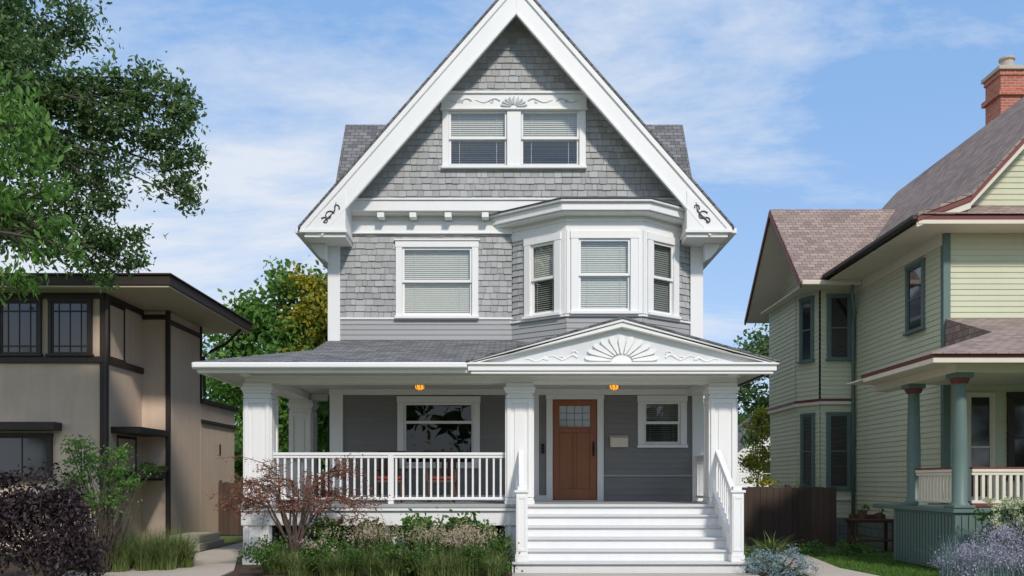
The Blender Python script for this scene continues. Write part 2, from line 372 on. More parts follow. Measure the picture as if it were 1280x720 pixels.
# ------------------------------------------------------------------ ground
MB().poly([(-900,-900,0),(900,-900,0),(900,900,0),(-900,900,0)]).obj('lawn',LAWN,fix=False)
MB().box(-60,60,-21.3,-19.8,-.1,.03).obj('sidewalk',CONC,bevel=.01)
MB().poly([(-200,-32,.004),(200,-32,.004),(200,-24,.004),(-200,-24,.004)]).obj('road',ASPH,fix=False)
MB().box(-200,200,-24,-23.8,-.1,.13).box(-200,200,-32.2,-32,-.1,.13).obj('road_kerb',CONC)
MB().poly([(-9.5,-5.2,.008),(-4.6,-5.2,.008),(-4.0,-5.6,.008),(4.2,-5.6,.008),(4.6,-4.0,.008),(4.2,-2.2,.008),(-4.6,-2.2,.008),(-9.5,-.5,.008)]).obj('garden_bed',MULCH,fix=False)
MB().pz([(-8.5,-7),(-4.3,-7),(-4.55,-3.6),(-5.3,-1.0),(-5.4,12),(-6.5,12),(-6.4,-1.2),(-7.4,-4.4)],-.05,.03).obj('concrete_driveway',CONC)
MB().pz([(.0,-19.8),(3.8,-19.8),(3.8,-4.1),(.0,-4.1)],-.05,.035).obj('front_walk',CONC)
MB().pz([(4.4,-6.5),(5.9,-6.5),(5.5,-3.2),(5.9,0),(6.0,6),(5.2,6),(5.1,0),(4.7,-3.2)],-.05,.03).obj('side_path',CONC)
# ------------------------------------------------------------------ main house
H=empty('shingle_house'); F0=frame(0,0); XL,XR=-3.76,3.90; XC=.08
EZ,RZ,EXL,EXR=6.48,11.32,-4.155,4.315; SL=(RZ-EZ)/(XC-EXL)
def chev(B,o0,o1,y0,y1,ex=0,s=0):
    a=[(EXL-ex,EZ-o0-ex*SL),(XC,RZ-o0),(EXR+ex,EZ-o0-ex*SL)]; b=[(EXR-s,EZ-o1+s*SL),(XC,RZ-o1),(EXL+s,EZ-o1+s*SL)]
    B.py([a[0],a[1],b[1],b[2]],y0,y1); B.py([a[1],a[2],b[0],b[1]],y0,y1)
B=MB(); B.box(XL+.03,XR-.03,1.5,11,0,6.6); B.obj('core',DARK,H)
gop=[(-1.35,1.43,7.83,9.2)]
lim=lambda z:(XC-(RZ-.3-z)/SL, XC+(RZ-.3-z)/SL)
shingles('gable_shingles',frame(0,-.25),-4,4,7.1,10.9,.128,SHING,H,gop,lim)
w2=(-2.373,-.687,4.80,6.39)
shingles('wall_shingles',F0,-3.52,.0,4.83,6.56,.128,SHING,H,[(w2[0]+.06,w2[1]-.06,w2[2]+.05,w2[3]-.06)])
lap('wall_siding',F0,-3.52,.0,3.85,4.79,.105,SIDE,H)
B=MB(); B.box(XL,-3.51,-.05,.06,3.8,6.9).box(3.64,XR,-.05,.06,3.8,6.9)
B.box(-3.51,.02,-.035,.01,4.79,4.832)
B.box(-3.509,.02,-.05,.02,6.555,6.79)
B.box(-3.509,.02,-.075,.02,6.53,6.56)
B.box(-3.51,3.63,.0,.06,6.791,6.95)
B.obj('corner_boards',WHITE,H,.006)
lap('left_wall_siding',frame(XL,11,0,-1),0,10.94,0.3,6.6,.105,SIDE,H)
lap('right_wall_siding',frame(XR,0,0,1),.06,11,.3,6.6,.105,SIDE,H)
lap('back_wall_siding',frame(XR,11,-1,0),0,7.66,.3,6.6,.105,SIDE,H)
lap('back_gable_siding',frame(XR,11,-1,0),-.3,8,6.6,11,.105,SIDE,H,lim=lambda z:(XR-XC-(RZ-.2-z)/SL, XR-XC+(RZ-.2-z)/SL))
MB().box(XL-.02,XR+.02,.02,11.02,-.1,.3).obj('foundation',GBRICK,H)
window('upstairs_window',F0,*w2,H,cas=.13,blind=1)
window('gable_window',frame(0,-.25),-1.404,.03,7.77,9.27,H,cas=.13,head=.19,cap=False,openlow=1.)
window('gable_window',frame(0,-.25),.05,1.485,7.77,9.27,H,cas=.13,head=.19,cap=False,openlow=.8)
B=MB(); B.box(-.10,.18,-.315,-.26,7.84,8.94)
B.box(-1.42,1.50,-.335,-.28,8.98,9.26); B.box(-1.45,1.53,-.37,-.27,9.262,9.31).box(-1.44,1.52,-.36,-.28,8.945,8.979)
B.obj('gable_window_header',WHITE,H,.006)
B=MB(); B.box(-3.3,3.45,-.31,-.24,6.92,7.13).box(-3.3,3.45,-.34,-.24,7.131,7.17).box(-3.51,3.63,-.24,-.001,6.90,6.95)
for px in (-2.65,-2.0,-1.29,-.54,.06):
    B.py([(px-.07,6.80),(px+.07,6.80),(px+.07,6.92),(px-.07,6.92)],-.28,-.002)
B.obj('gable_band',WHITE,H,.008)
B=MB()
for s in (0,1):
    e=(EXL-.03,EZ-.03*SL) if s==0 else (EXR+.03,EZ-.03*SL)
    B.prism([(e[0],-.80,e[1]+.03),(XC,-.80,RZ+.03),(XC,11.4,RZ+.03),(e[0],11.4,e[1]+.03)],[(e[0],-.80,e[1]-.03),(XC,-.80,RZ-.03),(XC,11.4,RZ-.03),(e[0],11.4,e[1]-.03)])
B.obj('main_roof',ROOF,H)
B=MB(); chev(B,.035,.11,-.735,11.3,-.02,.02); B.obj('roof_soffit',WHITE,H)
B=MB(); chev(B,.035,.19,-.79,-.736,0,.05); B.obj('rake_crown',WHITE,H,.012)
B=MB(); chev(B,.18,.66,-.755,-.70,-.05,.42); B.obj('rake_board',WHITE,H,.008)
B=MB(); chev(B,.60,.69,-.775,-.69,-.42,.42); B.obj('rake_bead',WHITE,H,.008)
for s,xe,xi in ((-1,EXL,-3.262),(1,EXR,3.42)):
    B=MB(); xo=xe-s*.03
    B.py([(xo,6.42),(xi,6.42),(xi,6.42+abs(xi-xo)*SL-.22),(xo,6.45)],-.77,.04)
    B.py([(xo-s*-.03,6.35),(xi-s*.03,6.35),(xi-s*.03,6.418),(xo-s*-.03,6.418)],-.80,.05)
    B.py([(xo+s*-.05,6.27),(xi-s*.0,6.27),(xi-s*.0,6.348),(xo+s*-.05,6.348)],-.74,.05)
    B.box(min(xe+(-s)*.02,s*3.8),max(xe+(-s)*.02,s*3.8),.05,11.2,6.28,6.36)
    B.box(min(xe,xe-s*.04),max(xe,xe-s*.04),.05,11.2,6.30,6.46)
    cx=(-3.76 if s<0 else 3.90)
    B.py([(cx+s*-.02,6.268),(cx+s*.30,6.268),(cx+s*.22,6.12),(cx+s*.10,5.98),(cx+s*-.02,5.92)],-.30,-.08)
    B.obj('cornice_return',WHITE,H,.008)
    O=MB(); cx=(xo+xi)/2+s*-.12; cz=6.68
    def sp2(c,z,r,a0,turn,sg):
        pts=[]
        for i in range(15):
            t=i/14; a=a0+sg*turn*t; q=r*(1-.75*t); pts.append((c+q*math.cos(a),-.778,z+q*math.sin(a)))
        O.tube(pts,[.015*(1-.4*i/14) for i in range(15)],5)
    sp2(cx,cz,.11,0.5,5.5,1); sp2(cx-s*-.09,cz-.10,.08,2.5,5.2,-1); sp2(cx-s*.13,cz+.17,.07,-.6,4.6,1)
    O.tube([(cx+s*.12,-.778,cz-.12),(cx,-.778,cz-.02),(cx-s*.1,-.778,cz+.1),(cx-s*.13,-.778,cz+.27)],[.01,.018,.016,.006],5)
    O.obj('scroll_ornament',GREYT,H,smooth=True)
    G=MB(); G.box(min(xe+s*.0,xe+s*.11),max(xe+s*.0,xe+s*.11),-.70,11.3,6.36,6.46); G.obj('gutter',WHITE,H,.01)
for s,xe in ((-1,-4.35),(1,4.46)):
    B=MB(); i=xe*.25
    for dy in (-1,1):
        B.prism([(xe,5,10.81),(i,5,10.81),(i,5+dy*2.7,6.75),(xe,5+dy*2.7,6.75)],[(xe,5,10.7),(i,5,10.7),(i,5+dy*2.6,6.75),(xe,5+dy*2.6,6.75)])
    B.obj('cross_gable_roof',ROOF,H)
    MB().prism([(xe-s*.25,5,10.65),(xe-s*.25,2.5,6.9),(xe-s*.25,2.5,6.3),(xe-s*.25,7.5,6.3),(xe-s*.25,7.5,6.9)],[(i,5,10.65),(i,2.5,6.9),(i,2.5,6.3),(i,7.5,6.3),(i,7.5,6.9)]).obj('cross_gable_wall',SIDE,H)
    B=MB()
    for dy in (-1,1): B.prism([(xe,5,10.7),(xe,5+dy*2.62,6.75),(xe,5+dy*2.5,6.7),(xe,5,10.45)],[(xe-s*.04,5,10.7),(xe-s*.04,5+dy*2.62,6.75),(xe-s*.04,5+dy*2.5,6.7),(xe-s*.04,5,10.45)])
    B.obj('cross_gable_rake',WHITE,H)
# bay
def off(o,k=0):
    t=o*math.tan(math.radians(37.1)/2)
    return [(0+(-o/.602 if o>0 else 0)*1.0,0.0),(1.06-t,-.8-o),(2.55+t,-.8-o),(3.63+(o/.602 if o>0 else 0),0.0)]
B=MB(); B.pz(off(.02)[:],6.37,6.70); B.pz(off(.05),6.56,6.6); B.obj('bay_frieze',WHITE,H,.006)
B=MB(); B.pz(off(.24),6.66,6.70); B.pz(off(.29),6.70,6.85); B.pz(off(.35),6.851,6.90); B.obj('bay_cornice',WHITE,H,.008)
o1=off(.37)
B=MB(); B.pz(o1,6.90,6.92)
B.add([(x,y,6.921) for x,y in o1]+[(x,min(y,-.02),7.02) for x,y in off(-.25)],[(0,1,5,4),(1,2,6,5),(2,3,7,6),(4,5,6,7)])
B.obj('bay_roof',EDGE,H)
fl=frame(0,0,1.06,-.8); ff=frame(1.06,-.8); fr=frame(2.55,-.8,1.08,.8)
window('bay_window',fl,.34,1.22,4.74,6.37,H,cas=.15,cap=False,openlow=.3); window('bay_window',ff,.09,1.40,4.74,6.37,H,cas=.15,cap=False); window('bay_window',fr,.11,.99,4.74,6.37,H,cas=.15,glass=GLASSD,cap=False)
shingles('bay_shingles',fl,0.02,.33,4.76,6.37,.128,SHING,H); shingles('bay_shingles',fr,1.0,1.33,4.76,6.37,.128,SHING,H)
B=MB(fl); B.box(1.225,1.325,-.03,.02,4.76,6.37); B.M=ff; B.box(0.0,.085,-.03,.02,4.76,6.37).box(1.405,1.49,-.03,.02,4.76,6.37); B.M=fr; B.box(.005,.105,-.03,.02,4.76,6.37)
B.obj('bay_corner_boards',WHITE,H,.006)
B=MB(); B.pz(off(.045),4.70,4.742); B.obj('bay_sill_band',WHITE,H,.006)
for i,(M,l) in enumerate(((fl,1.33),(ff,1.49),(fr,1.345))): lap('bay_siding',M,0,l,3.85,4.70,.105,SIDE,H)
# ---- porch
PF=1.08
B=MB(); B.box(-4.85,4.05,-2.45,.0,1.02,PF).box(-4.85,-3.78,.001,1.4,1.02,PF); B.obj('porch_floor',FLOOR,H,.005)
B=MB(); B.box(-4.8,.1,-2.42,-2.36,.70,1.018).box(-4.8,-4.74,-2.359,1.36,.70,1.018).box(3.98,4.02,-2.4,0,.1,1.018).box(-4.8,4.0,1.0,1.02,.1,1.01)
B.box(-4.82,.09,-2.47,-2.36,.96,1.0)
B.box(-4.0,-1.9,-2.44,-2.37,.30,.52)
B.obj('porch_skirt',WHITE,H,.006)
B=MB()
x=-4.75
while x<.0:
    B.box(x,x+.03,-2.355,-2.345,0,.70); x+=.12
B.obj('porch_lattice',METAL,H)
MB().box(-4.7,.1,-2.0,-1.95,0,1.0).obj('crawl_space_shade',DARK,H)  # dark panel added as the shadow under the porch floor
B=MB(); B.box(-5.33,4.42,-2.98,-.02,3.37,3.40).box(-5.33,-3.78,-.019,1.55,3.37,3.40)
B.obj('porch_ceiling',CEIL,H)
B=MB(); B.box(-4.75,4.0,-2.36,-2.04,3.23,3.369).box(-4.75,-4.33,-2.039,1.3,3.23,3.368).box(3.56,3.98,-2.039,-.03,3.23,3.368).box(-4.32,-3.78,.9,1.25,3.23,3.367)
B.box(-4.80,4.05,-2.42,-2.30,3.33,3.3695)
B.box(-4.75,-4.6,-2.7,-2.43,3.34,3.3695).box(3.8,3.95,-2.7,-2.43,3.34,3.3695)
B.obj('porch_beam',WHITE,H,.008)
B=MB(); B.box(-5.36,-.74,-3.02,-2.985,3.33,3.49).box(-5.36,-5.325,-2.984,1.58,3.33,3.49).box(4.42,4.455,-2.93,-.02,3.33,3.49)
B.obj('porch_fascia',WHITE,H,.006)
B=MB(); B.py([(-5.42,3.40),(-.76,3.40),(-.76,3.50),(-5.42,3.50)],-3.13,-3.021); B.box(-5.46,-5.361,-3.0,1.6,3.40,3.50); B.obj('porch_gutter',WHITE,H,.02)
e=3.51
B=MB()
B.poly([(-5.44,-3.08,e),(-.74,-3.08,e),(1.85,-.55,4.21),(1.75,0,4.365),(-3.76,0,4.365),(-3.76,-1.40,3.965)])
B.poly([(-5.44,-3.08,e),(-3.76,-1.40,3.965),(-3.76,1.65,3.965),(-5.44,1.65,e)])
B.poly([(-5.44,-3.08,e-.02),(-.74,-3.08,e-.02),(-.74,-3.08,e),(-5.44,-3.08,e)])
B.poly([(-5.44,1.65,e-.02),(-5.44,-3.08,e-.02),(-5.44,-3.08,e),(-5.44,1.65,e)])
B.poly([(-5.44,1.6,e),(-3.76,1.6,3.96),(-3.76,1.6,3.4),(-5.44,1.6,3.4)])
B.obj('porch_roof',ROOF,H,fix=False)
# pediment
PX,PZ=1.87,4.27; PL,PR,PE=-.78,4.52,3.53; ps=(PZ-PE)/(PX-PL)
B=MB()
for xe in (PL,PR): B.prism([(xe,-3.14,PE),(PX,-3.14,PZ),(PX,0,PZ),(xe,0,PE)],[(xe,-3.14,PE-.03),(PX,-3.14,PZ-.03),(PX,0,PZ-.03),(xe,0,PE-.03)])
B.obj('pediment_roof',ROOF,H)
B=MB()
def pch(o0,o1,y0,y1,i=0):
    for xe,sg in ((PL,1),(PR,-1)): B.py([(xe+sg*i,PE-o0+i*ps),(PX,PZ-o0),(PX,PZ-o1),(xe+sg*(i+.0),max(PE-o1+i*ps,3.49))],y0,y1)
pch(.031,.085,-3.12,-2.96,.05); pch(.086,.17,-3.09,-2.96,.12)
B.box(PL+.03,PR-.03,-3.08,-2.96,3.36,3.46); B.box(PL+.0,PR-.0,-3.12,-2.96,3.461,3.50); B.box(PL+.08,PR-.08,-3.05,-2.96,3.31,3.359)
B.box(PR-.10,PR-.06,-2.959,-.02,3.33,3.50)
B.obj('pediment_trim',WHITE,H,.006)
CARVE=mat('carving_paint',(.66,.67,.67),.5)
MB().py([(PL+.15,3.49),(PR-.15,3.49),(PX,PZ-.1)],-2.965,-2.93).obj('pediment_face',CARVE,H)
O=MB()
def petal(cx,cz,a,r0,r1,wd,y,th=.03,sx=1.):
    pts=[]
    for (t,k) in ((0,.25),(.35,.7),(.75,1.),(.93,.75),(1,.0),(.93,-.75),(.75,-1.),(.35,-.7),(0,-.25)):
        q=r0+(r1-r0)*t; x=q*math.cos(a)-k*wd*math.sin(a); z=q*math.sin(a)+k*wd*math.cos(a); pts.append((cx+x*sx,cz+z))
    O.py(pts,y-th,y+.01)
for i in range(11):
    a=math.pi*(i+.5)/11; petal(PX,3.53,a,.13,.44,.040,-2.97,.04,1.45)
pts=[(PX+.17*math.cos(math.pi*i/12),3.51+.12*math.sin(math.pi*i/12)) for i in range(13)]; O.py(pts,-3.01,-2.95)
for s in (-1,1):
    for (x0,z0,r,l) in ((.75,3.60,.05,.5),(1.25,3.56,.035,.4)):
        P=[]
        for i in range(22):
            t=i/21; P.append((PX+s*(x0+l*t),-2.972,z0+r*math.sin(t*9)*(1-t*.6)))
        O.tube(P,[.02*(1-.6*i/21) for i in range(22)],5)
    for (cx,cz,r) in ((.80,3.66,.06),(1.02,3.58,.05),(1.3,3.58,.035)):
        O.tube([(PX+s*(cx+r*(1-t/14)*math.cos(t*.6)),-2.972,cz+r*(1-t/14)*math.sin(t*.6)) for t in range(12)],.013,5)
O.obj('sunburst_carving',WHITE,H,.006)
O=MB()
for i in range(9): petal(.04,9.0,math.pi*(i+.5)/9,.05,.21,.018,-.34,.025,1.3)
for s in (-1,1):
    for x0,l in ((.28,.5),(.85,.45)):
        O.tube([(.04+s*(x0+l*i/18),-.338,9.12+.05*math.sin(i/18*7)*(1-.5*i/18)) for i in range(19)],[.018*(1-.6*i/18) for i in range(19)],5)
    for cx,r in ((.45,.05),(1.05,.045)):
        O.tube([(.04+s*(cx+r*(1-t/14)*math.cos(t*.6)),-.338,9.1+r*(1-t/14)*math.sin(t*.6)) for t in range(12)],.012,5)
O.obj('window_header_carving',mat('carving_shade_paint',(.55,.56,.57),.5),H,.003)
def column(cx,cy,z0=0.,h=.23):
    C=empty('porch_column',H); B=MB()
    B.box(cx-h,cx+h,cy-h,cy+h,z0,3.05)
    B.box(cx-h-.03,cx+h+.03,cy-h-.03,cy+h+.03,z0,z0+.12) if z0<.5 else None
    B.box(cx-h-.035,cx+h+.035,cy-h-.035,cy+h+.035,1.06,1.14)
    B.box(cx-h-.02,cx+h+.02,cy-h-.02,cy+h+.02,1.141,1.19)
    B.box(cx-h-.02,cx+h+.02,cy-h-.02,cy+h+.02,2.96,3.0)
    B.box(cx-h-.03,cx+h+.03,cy-h-.03,cy+h+.03,3.05,3.1).box(cx-h-.05,cx+h+.05,cy-h-.05,cy+h+.05,3.101,3.16).box(cx-h-.02,cx+h+.02,cy-h-.02,cy+h+.02,3.161,3.229)
    for k,(ux,uy) in enumerate(((1,0),(0,1),(-1,0),(0,-1))):
        fx,fy=cx-ux*h+uy*h, cy-uy*h-ux*h
        B.M=frame(fx,fy,ux,uy); W=2*h
        for (a,b) in ((z0+.13,1.05),(1.20,2.95)):
            if b-a<.2: continue
            B.box(.006,.08,-.026,0,a,b).box(W-.08,W-.006,-.0262,0,a,b).box(.08,W-.08,-.0258,0,a,a+.08).box(.08,W-.08,-.0258,0,b-.08,b)
            B.box(.14,W-.14,-.014,0,a+.15,b-.15)
    B.M=Matrix(); B.obj('column_body',WHITE,C,.005)
column(-4.52,-2.15); column(.135,-2.15); column(3.75,-2.15); column(-4.52,1.05)
def railing(name,M,L,parent,posts=(),mt=None,z0=PF,hh=.92,sp=.125,bw=.035,mt2=None):
    mt=mt or WHITE
    R=empty(name,parent); B=MB(M)
    B.box(0,L,-.045,.045,z0+hh-.05,z0+hh).box(0,L,-.03,.03,z0+hh-.10,z0+hh-.051).box(0,L,-.03,.03,z0+.07,z0+.12)
    B.obj('rails',mt2 or mt,R,.006); B=MB(M)
    x=sp*.7
    while x<L-.04:
        B.box(x-bw/2,x+bw/2,-bw/2,bw/2,z0+.1,z0+hh-.08); x+=sp
    for p in posts: B.box(p-.05,p+.05,-.05,.05,z0,z0+hh-.051)
    B.obj('balusters',mt,R,.003); return R
railing('porch_railing',frame(-4.29,-2.2),4.20,H,(2.12,)); railing('porch_side_railing',frame(-4.5,-1.92,0,1),2.75,H)
railing('porch_right_railing',frame(3.78,-1.92,0,1),1.92,H)
# stairs
S=empty('front_stairs',H); T=MB(); R=MB()
for i in range(6):
    z=.18*i; y1=-2.45-.28*(5-i)
    xa,xb=(.02,3.80) if i==0 else (.24,3.60)
    R.box(xa,xb,y1,y1+.03,z,z+.145)
    if i<5: T.box(xa-.02,xb+.02,y1-.045,y1+.30,z+.145,z+.18)
T.obj('treads',TREAD,S,.008); 
T2=MB(); T2.box(.26,3.6,-2.50,-2.35,1.03,1.078); T2.obj('landing_nosing',TREAD,S,.008)
R.box(.0,.05,-3.85,-2.4,0,.14); R.box(3.75,3.8,-3.85,-2.4,0,.14)
R.obj('risers',mat('riser_paint',(.78,.78,.77),.45,.04,2,streak=.06),S,.003)
B=MB()
for cx in (.16,3.65):
    B.prism([(cx-.08,-3.60,.18),(cx-.08,-2.42,.18),(cx-.08,-2.42,1.30),(cx-.08,-3.60,.55)],[(cx+.08,-3.60,.18),(cx+.08,-2.42,.18),(cx+.08,-2.42,1.30),(cx+.08,-3.60,.55)])
    B.box(cx-.095,cx+.095,-3.79,-3.60,.18,1.30).box(cx-.12,cx+.12,-3.815,-3.575,1.30,1.34).box(cx-.07,cx+.07,-3.765,-3.625,1.341,1.40)
    B.box(cx-.11,cx+.11,-3.80,-3.585,.181,.30)
    B.M=frame(cx-.095,-3.79); B.box(.015,.05,-.01,0,.35,1.25).box(.14,.175,-.01,0,.35,1.25).box(.05,.14,-.01,0,.35,.40).box(.05,.14,-.01,0,1.2,1.25); B.M=Matrix()
    B.prism([(cx-.045,-3.62,1.22),(cx+.045,-3.62,1.22),(cx+.045,-2.40,1.98),(cx-.045,-2.40,1.98)],[(cx-.045,-3.62,1.28),(cx+.045,-3.62,1.28),(cx+.045,-2.40,2.04),(cx-.045,-2.40,2.04)])
    for k in range(8):
        y=-3.50+k*.14; zt=1.23+(y+3.62)*.623; zb=.52+(y+3.6)*.636
        B.box(cx-.018,cx+.018,y-.018,y+.018,zb,zt)
B.obj('stair_rails',WHITE,S,.006)
# porch wall
pw=(-2.34,-.655,1.75,3.22); rw=(2.57,3.57,2.17,3.24)
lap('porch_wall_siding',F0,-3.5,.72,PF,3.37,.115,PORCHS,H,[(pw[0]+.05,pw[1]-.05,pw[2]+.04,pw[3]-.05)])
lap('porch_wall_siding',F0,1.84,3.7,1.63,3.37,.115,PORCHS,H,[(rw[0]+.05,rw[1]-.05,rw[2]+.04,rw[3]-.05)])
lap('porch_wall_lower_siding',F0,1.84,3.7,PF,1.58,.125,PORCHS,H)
B=MB(); B.box(1.84,3.7,-.045,.01,1.58,1.625); B.obj('wall_water_table',SIDE,H,.004)
B=MB(); B.box(-3.72,-3.45,-.06,.05,PF,3.25).box(3.68,3.9,-.06,.05,PF,3.25).box(-3.74,3.9,-.065,.04,3.25,3.369).box(.42,.55,-.04,.01,PF,3.25)
B.box(-3.45,.7,-.05,0,PF,1.2)
B.obj('porch_wall_trim',WHITE,H,.006)
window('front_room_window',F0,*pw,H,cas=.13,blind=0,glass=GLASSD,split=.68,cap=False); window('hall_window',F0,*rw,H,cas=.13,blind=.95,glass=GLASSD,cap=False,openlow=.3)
D=empty('front_door',H); B=MB(); B.box(.70,.83,-.06,.08,PF,3.16).box(1.74,1.87,-.06,.08,PF,3.16).box(.69,1.88,-.065,.08,3.16,3.249).box(.82,1.75,-.07,.1,PF,1.10); B.obj('door_casing',WHITE,D,.006)
dx0,dx1,dz0,dz1=.84,1.73,1.11,3.15
B=MB(); B.box(dx0,dx0+.13,0,.045,dz0,dz1).box(dx1-.13,dx1,0,.045,dz0,dz1).box(dx0+.13,dx1-.13,.001,.044,dz0,dz0+.22).box(dx0+.13,dx1-.13,.001,.044,dz1-.12,dz1).box(dx0+.13,dx1-.13,.001,.044,2.48,2.60).box(dx0+.13,dx1-.13,-.02,.044,2.56,2.60)
B.box(1.25,1.32,.001,.044,dz0+.22,2.48).box(dx0+.13,1.25,.02,.04,dz0+.22,2.48).box(1.32,dx1-.13,.02,.04,dz0+.22,2.48)
B.obj('door_leaf',DOOR,D,.004)
B=MB()
for x in (1.12,1.28,1.44): B.box(x-.004,x+.004,.015,.03,2.60,3.03)
for z in (2.74,2.88): B.box(dx0+.13,dx1-.13,.016,.029,z-.004,z+.004)
B.obj('door_light_leading',GREYT,D)
MB().box(dx0+.12,dx1-.12,.028,.036,2.58,3.05).obj('door_glass',mat('curtained_glass',(.34,.36,.36),.08,.12,3,spec=.8),D); MB().box(dx0,dx1,.05,.1,dz0,dz1).obj('door_back',DARK,D)
B=MB(); B.box(dx1-.085,dx1-.045,-.015,0,2.0,2.3).tube([(dx1-.065,-.02,2.05),(dx1-.065,-.07,2.08),(dx1-.065,-.07,2.2),(dx1-.065,-.02,2.24)],.01).obj('door_handle',METAL,D)
B=MB(); B.box(2.0,2.36,-.13,-.022,2.18,2.37); B.prism([(1.99,-.14,2.37),(1.99,-.022,2.37),(1.99,-.022,2.43)],[(2.37,-.14,2.37),(2.37,-.022,2.37),(2.37,-.022,2.43)]); B.obj('mailbox',CREAM,H,.008)
MB().box(.60,.66,-.05,-.02,2.05,2.25).obj('house_number_plate',METAL,H)
for lx in (-1.76,1.95):
    P=empty('porch_ceiling_light',H); MB().lathe(lx,-1.2,[(.10,3.37),(.115,3.355),(.115,3.325),(.09,3.315)],20).obj('lamp_base',BRASS,P,smooth=True)
    MB().lathe(lx,-1.2,[(.085,3.315),(.092,3.29),(.08,3.25),(.05,3.23),(.01,3.225)],20).obj('lamp_shade',AMBER,P,smooth=True)
    B=MB()
    for k in range(8):
        a=k*math.pi/4+.2; B.tube([(lx+.097*math.cos(a),-1.2+.097*math.sin(a),3.335),(lx+.1*math.cos(a),-1.2+.1*math.sin(a),3.28),(lx+.055*math.cos(a),-1.2+.055*math.sin(a),3.225)],.007,4)
    B.obj('lamp_ribs',METAL,P)
RC=mat('red_cushion',(.22,.04,.03),.8)
for cx in (-2.35,-1.35):
    C=empty('porch_chair'); B=MB(frame(cx,-1.0))
    B.box(-.28,.28,-.25,.25,PF+.38,PF+.43)
    for a in (-.26,.22):
        for b in (-.24,.2): B.box(a,a+.04,b,b+.04,PF,PF+.38)
    for k in range(5): B.box(-.26+k*.115,-.20+k*.115,.22,.245,PF+.43,PF+.95)
    B.box(-.28,.28,.21,.255,PF+.93,PF+1.0).box(-.3,-.24,-.25,.25,PF+.6,PF+.63).box(.24,.3,-.25,.25,PF+.6,PF+.63).box(-.29,-.25,-.24,-.2,PF+.43,PF+.6).box(.25,.29,-.24,-.2,PF+.43,PF+.6)
    B.obj('chair_frame',WOODB,C,.005); MB(frame(cx,-1.0)).box(-.24,.24,-.22,.2,PF+.431,PF+.50).obj('cushion',RC,C,.02)
# ------------------------------------------------------------------ left stucco house
A=empty('stucco_house')
B=MB(); B.box(-15,-8.62,.6,2.6,-.1,5.46).box(-15,-8.0,2.5,4.6,-.1,5.459).box(-15,-8.01,4.601,7.4,-.1,3.55)
B.obj('stucco_walls',STUCCO,A,.02)
B=MB(); B.box(-15.2,-7.03,.03,5.67,5.462,5.50).obj('soffit',SOFF,A)
B=MB(); B.box(-15.2,-7.0,0,5.7,5.501,5.70).box(-15.2,-6.96,-.04,5.74,5.701,5.74); B.obj('roof_fascia',DTRIM,A,.008)
B=MB(); B.prism([(-15,-.0,5.741),(-7,0,5.741),(-7,5.7,5.741),(-15,5.7,5.741)],[(-12,2.6,6.1),(-10,2.6,6.1),(-10,3,6.1),(-12,3,6.1)]).obj('roof_deck',EDGE,A)
B=MB()
B.box(-15,-8.58,.55,.64,5.34,5.461).box(-8.66,-8.57,.641,2.5,5.34,5.461)
B.box(-15,-8.57,.54,.64,3.98,4.12).box(-8.66,-8.565,.641,2.49,3.98,4.12)
B.box(-8.70,-8.58,.56,.63,-.05,5.34)
B.box(-8.06,-7.96,2.46,2.54,-.05,5.46)
B.box(-8.6,-8.07,2.455,2.52,5.25,5.36).box(-8.04,-7.955,2.541,4.62,5.15,5.26)
B.box(-8.05,-7.96,4.56,4.64,3.5,5.45)
B.box(-8.05,-7.93,4.64,7.45,3.5,3.62).box(-8.05,-7.95,4.64,7.42,3.0,3.08).box(-15,-7.92,7.35,7.5,3.5,3.62)
B.box(-15,-9.5,.25,.59,2.55,2.72)
B.box(-8.62,-7.98,.9,2.46,2.52,2.66)
B.box(-8.62,-8.1,1.0,2.42,1.50,1.66)
B.obj('dark_trim',DTRIM,A,.008)
B=MB(); B.tube([(-8.5,.52,5.4),(-8.52,.50,4.9),(-8.52,.50,.1)],.045,8).tube([(-7.1,5.0,5.45),(-7.5,5.1,5.1),(-7.9,5.1,4.9),(-7.95,4.7,4.7),(-7.93,4.7,3.7)],.04,8); B.obj('downspout',DTRIM,A)
for x0 in (-13.0,-11.9,-10.85,-9.78):
    darkwin('leaded_window',frame(0,.6),x0,x0+.92,4.12,5.34,A,DTRIM,.07,-.02,rails=((.2,.5,.8),(.15,.82)))
darkwin('side_leaded_window',frame(-8.62,1.65,0,-1),.05,.85,4.12,5.34,A,DTRIM,.07,-.02,rails=((.5,),(.15,.82)))
darkwin('entry_window',frame(-8.62,2.3,0,-1),.1,1.1,1.66,2.50,A,DTRIM,.07,-.02,rails=((.33,.66),()))
darkwin('lower_window',frame(0,.6),-11.5,-9.7,1.5,2.5,A,DTRIM,.07,-.02,rails=((.33,.66),()))
leaves('planter_foliage',crownpts([(-8.05,1.3,1.78,.16),(-8.05,1.7,1.8,.18),(-8.05,2.1,1.76,.15)],7000),.06,L_BRIGHT,A)
MB().box(-8.22,-7.98,1.0,2.3,1.55,1.70).obj('window_planter',DTRIM,A,.01)
B=MB(); B.box(-7.35,-6.6,.6,2.2,0,.16).box(-7.35,-6.7,.85,2.2,.161,.32).obj('concrete_steps',CONC,None,.01)
MB(frame(-8.0,6.2,0,-1)).box(0,.12,-.12,0,2.2,2.5).box(.02,.10,-.16,-.12,2.25,2.42).obj('wall_lantern',DTRIM,A)
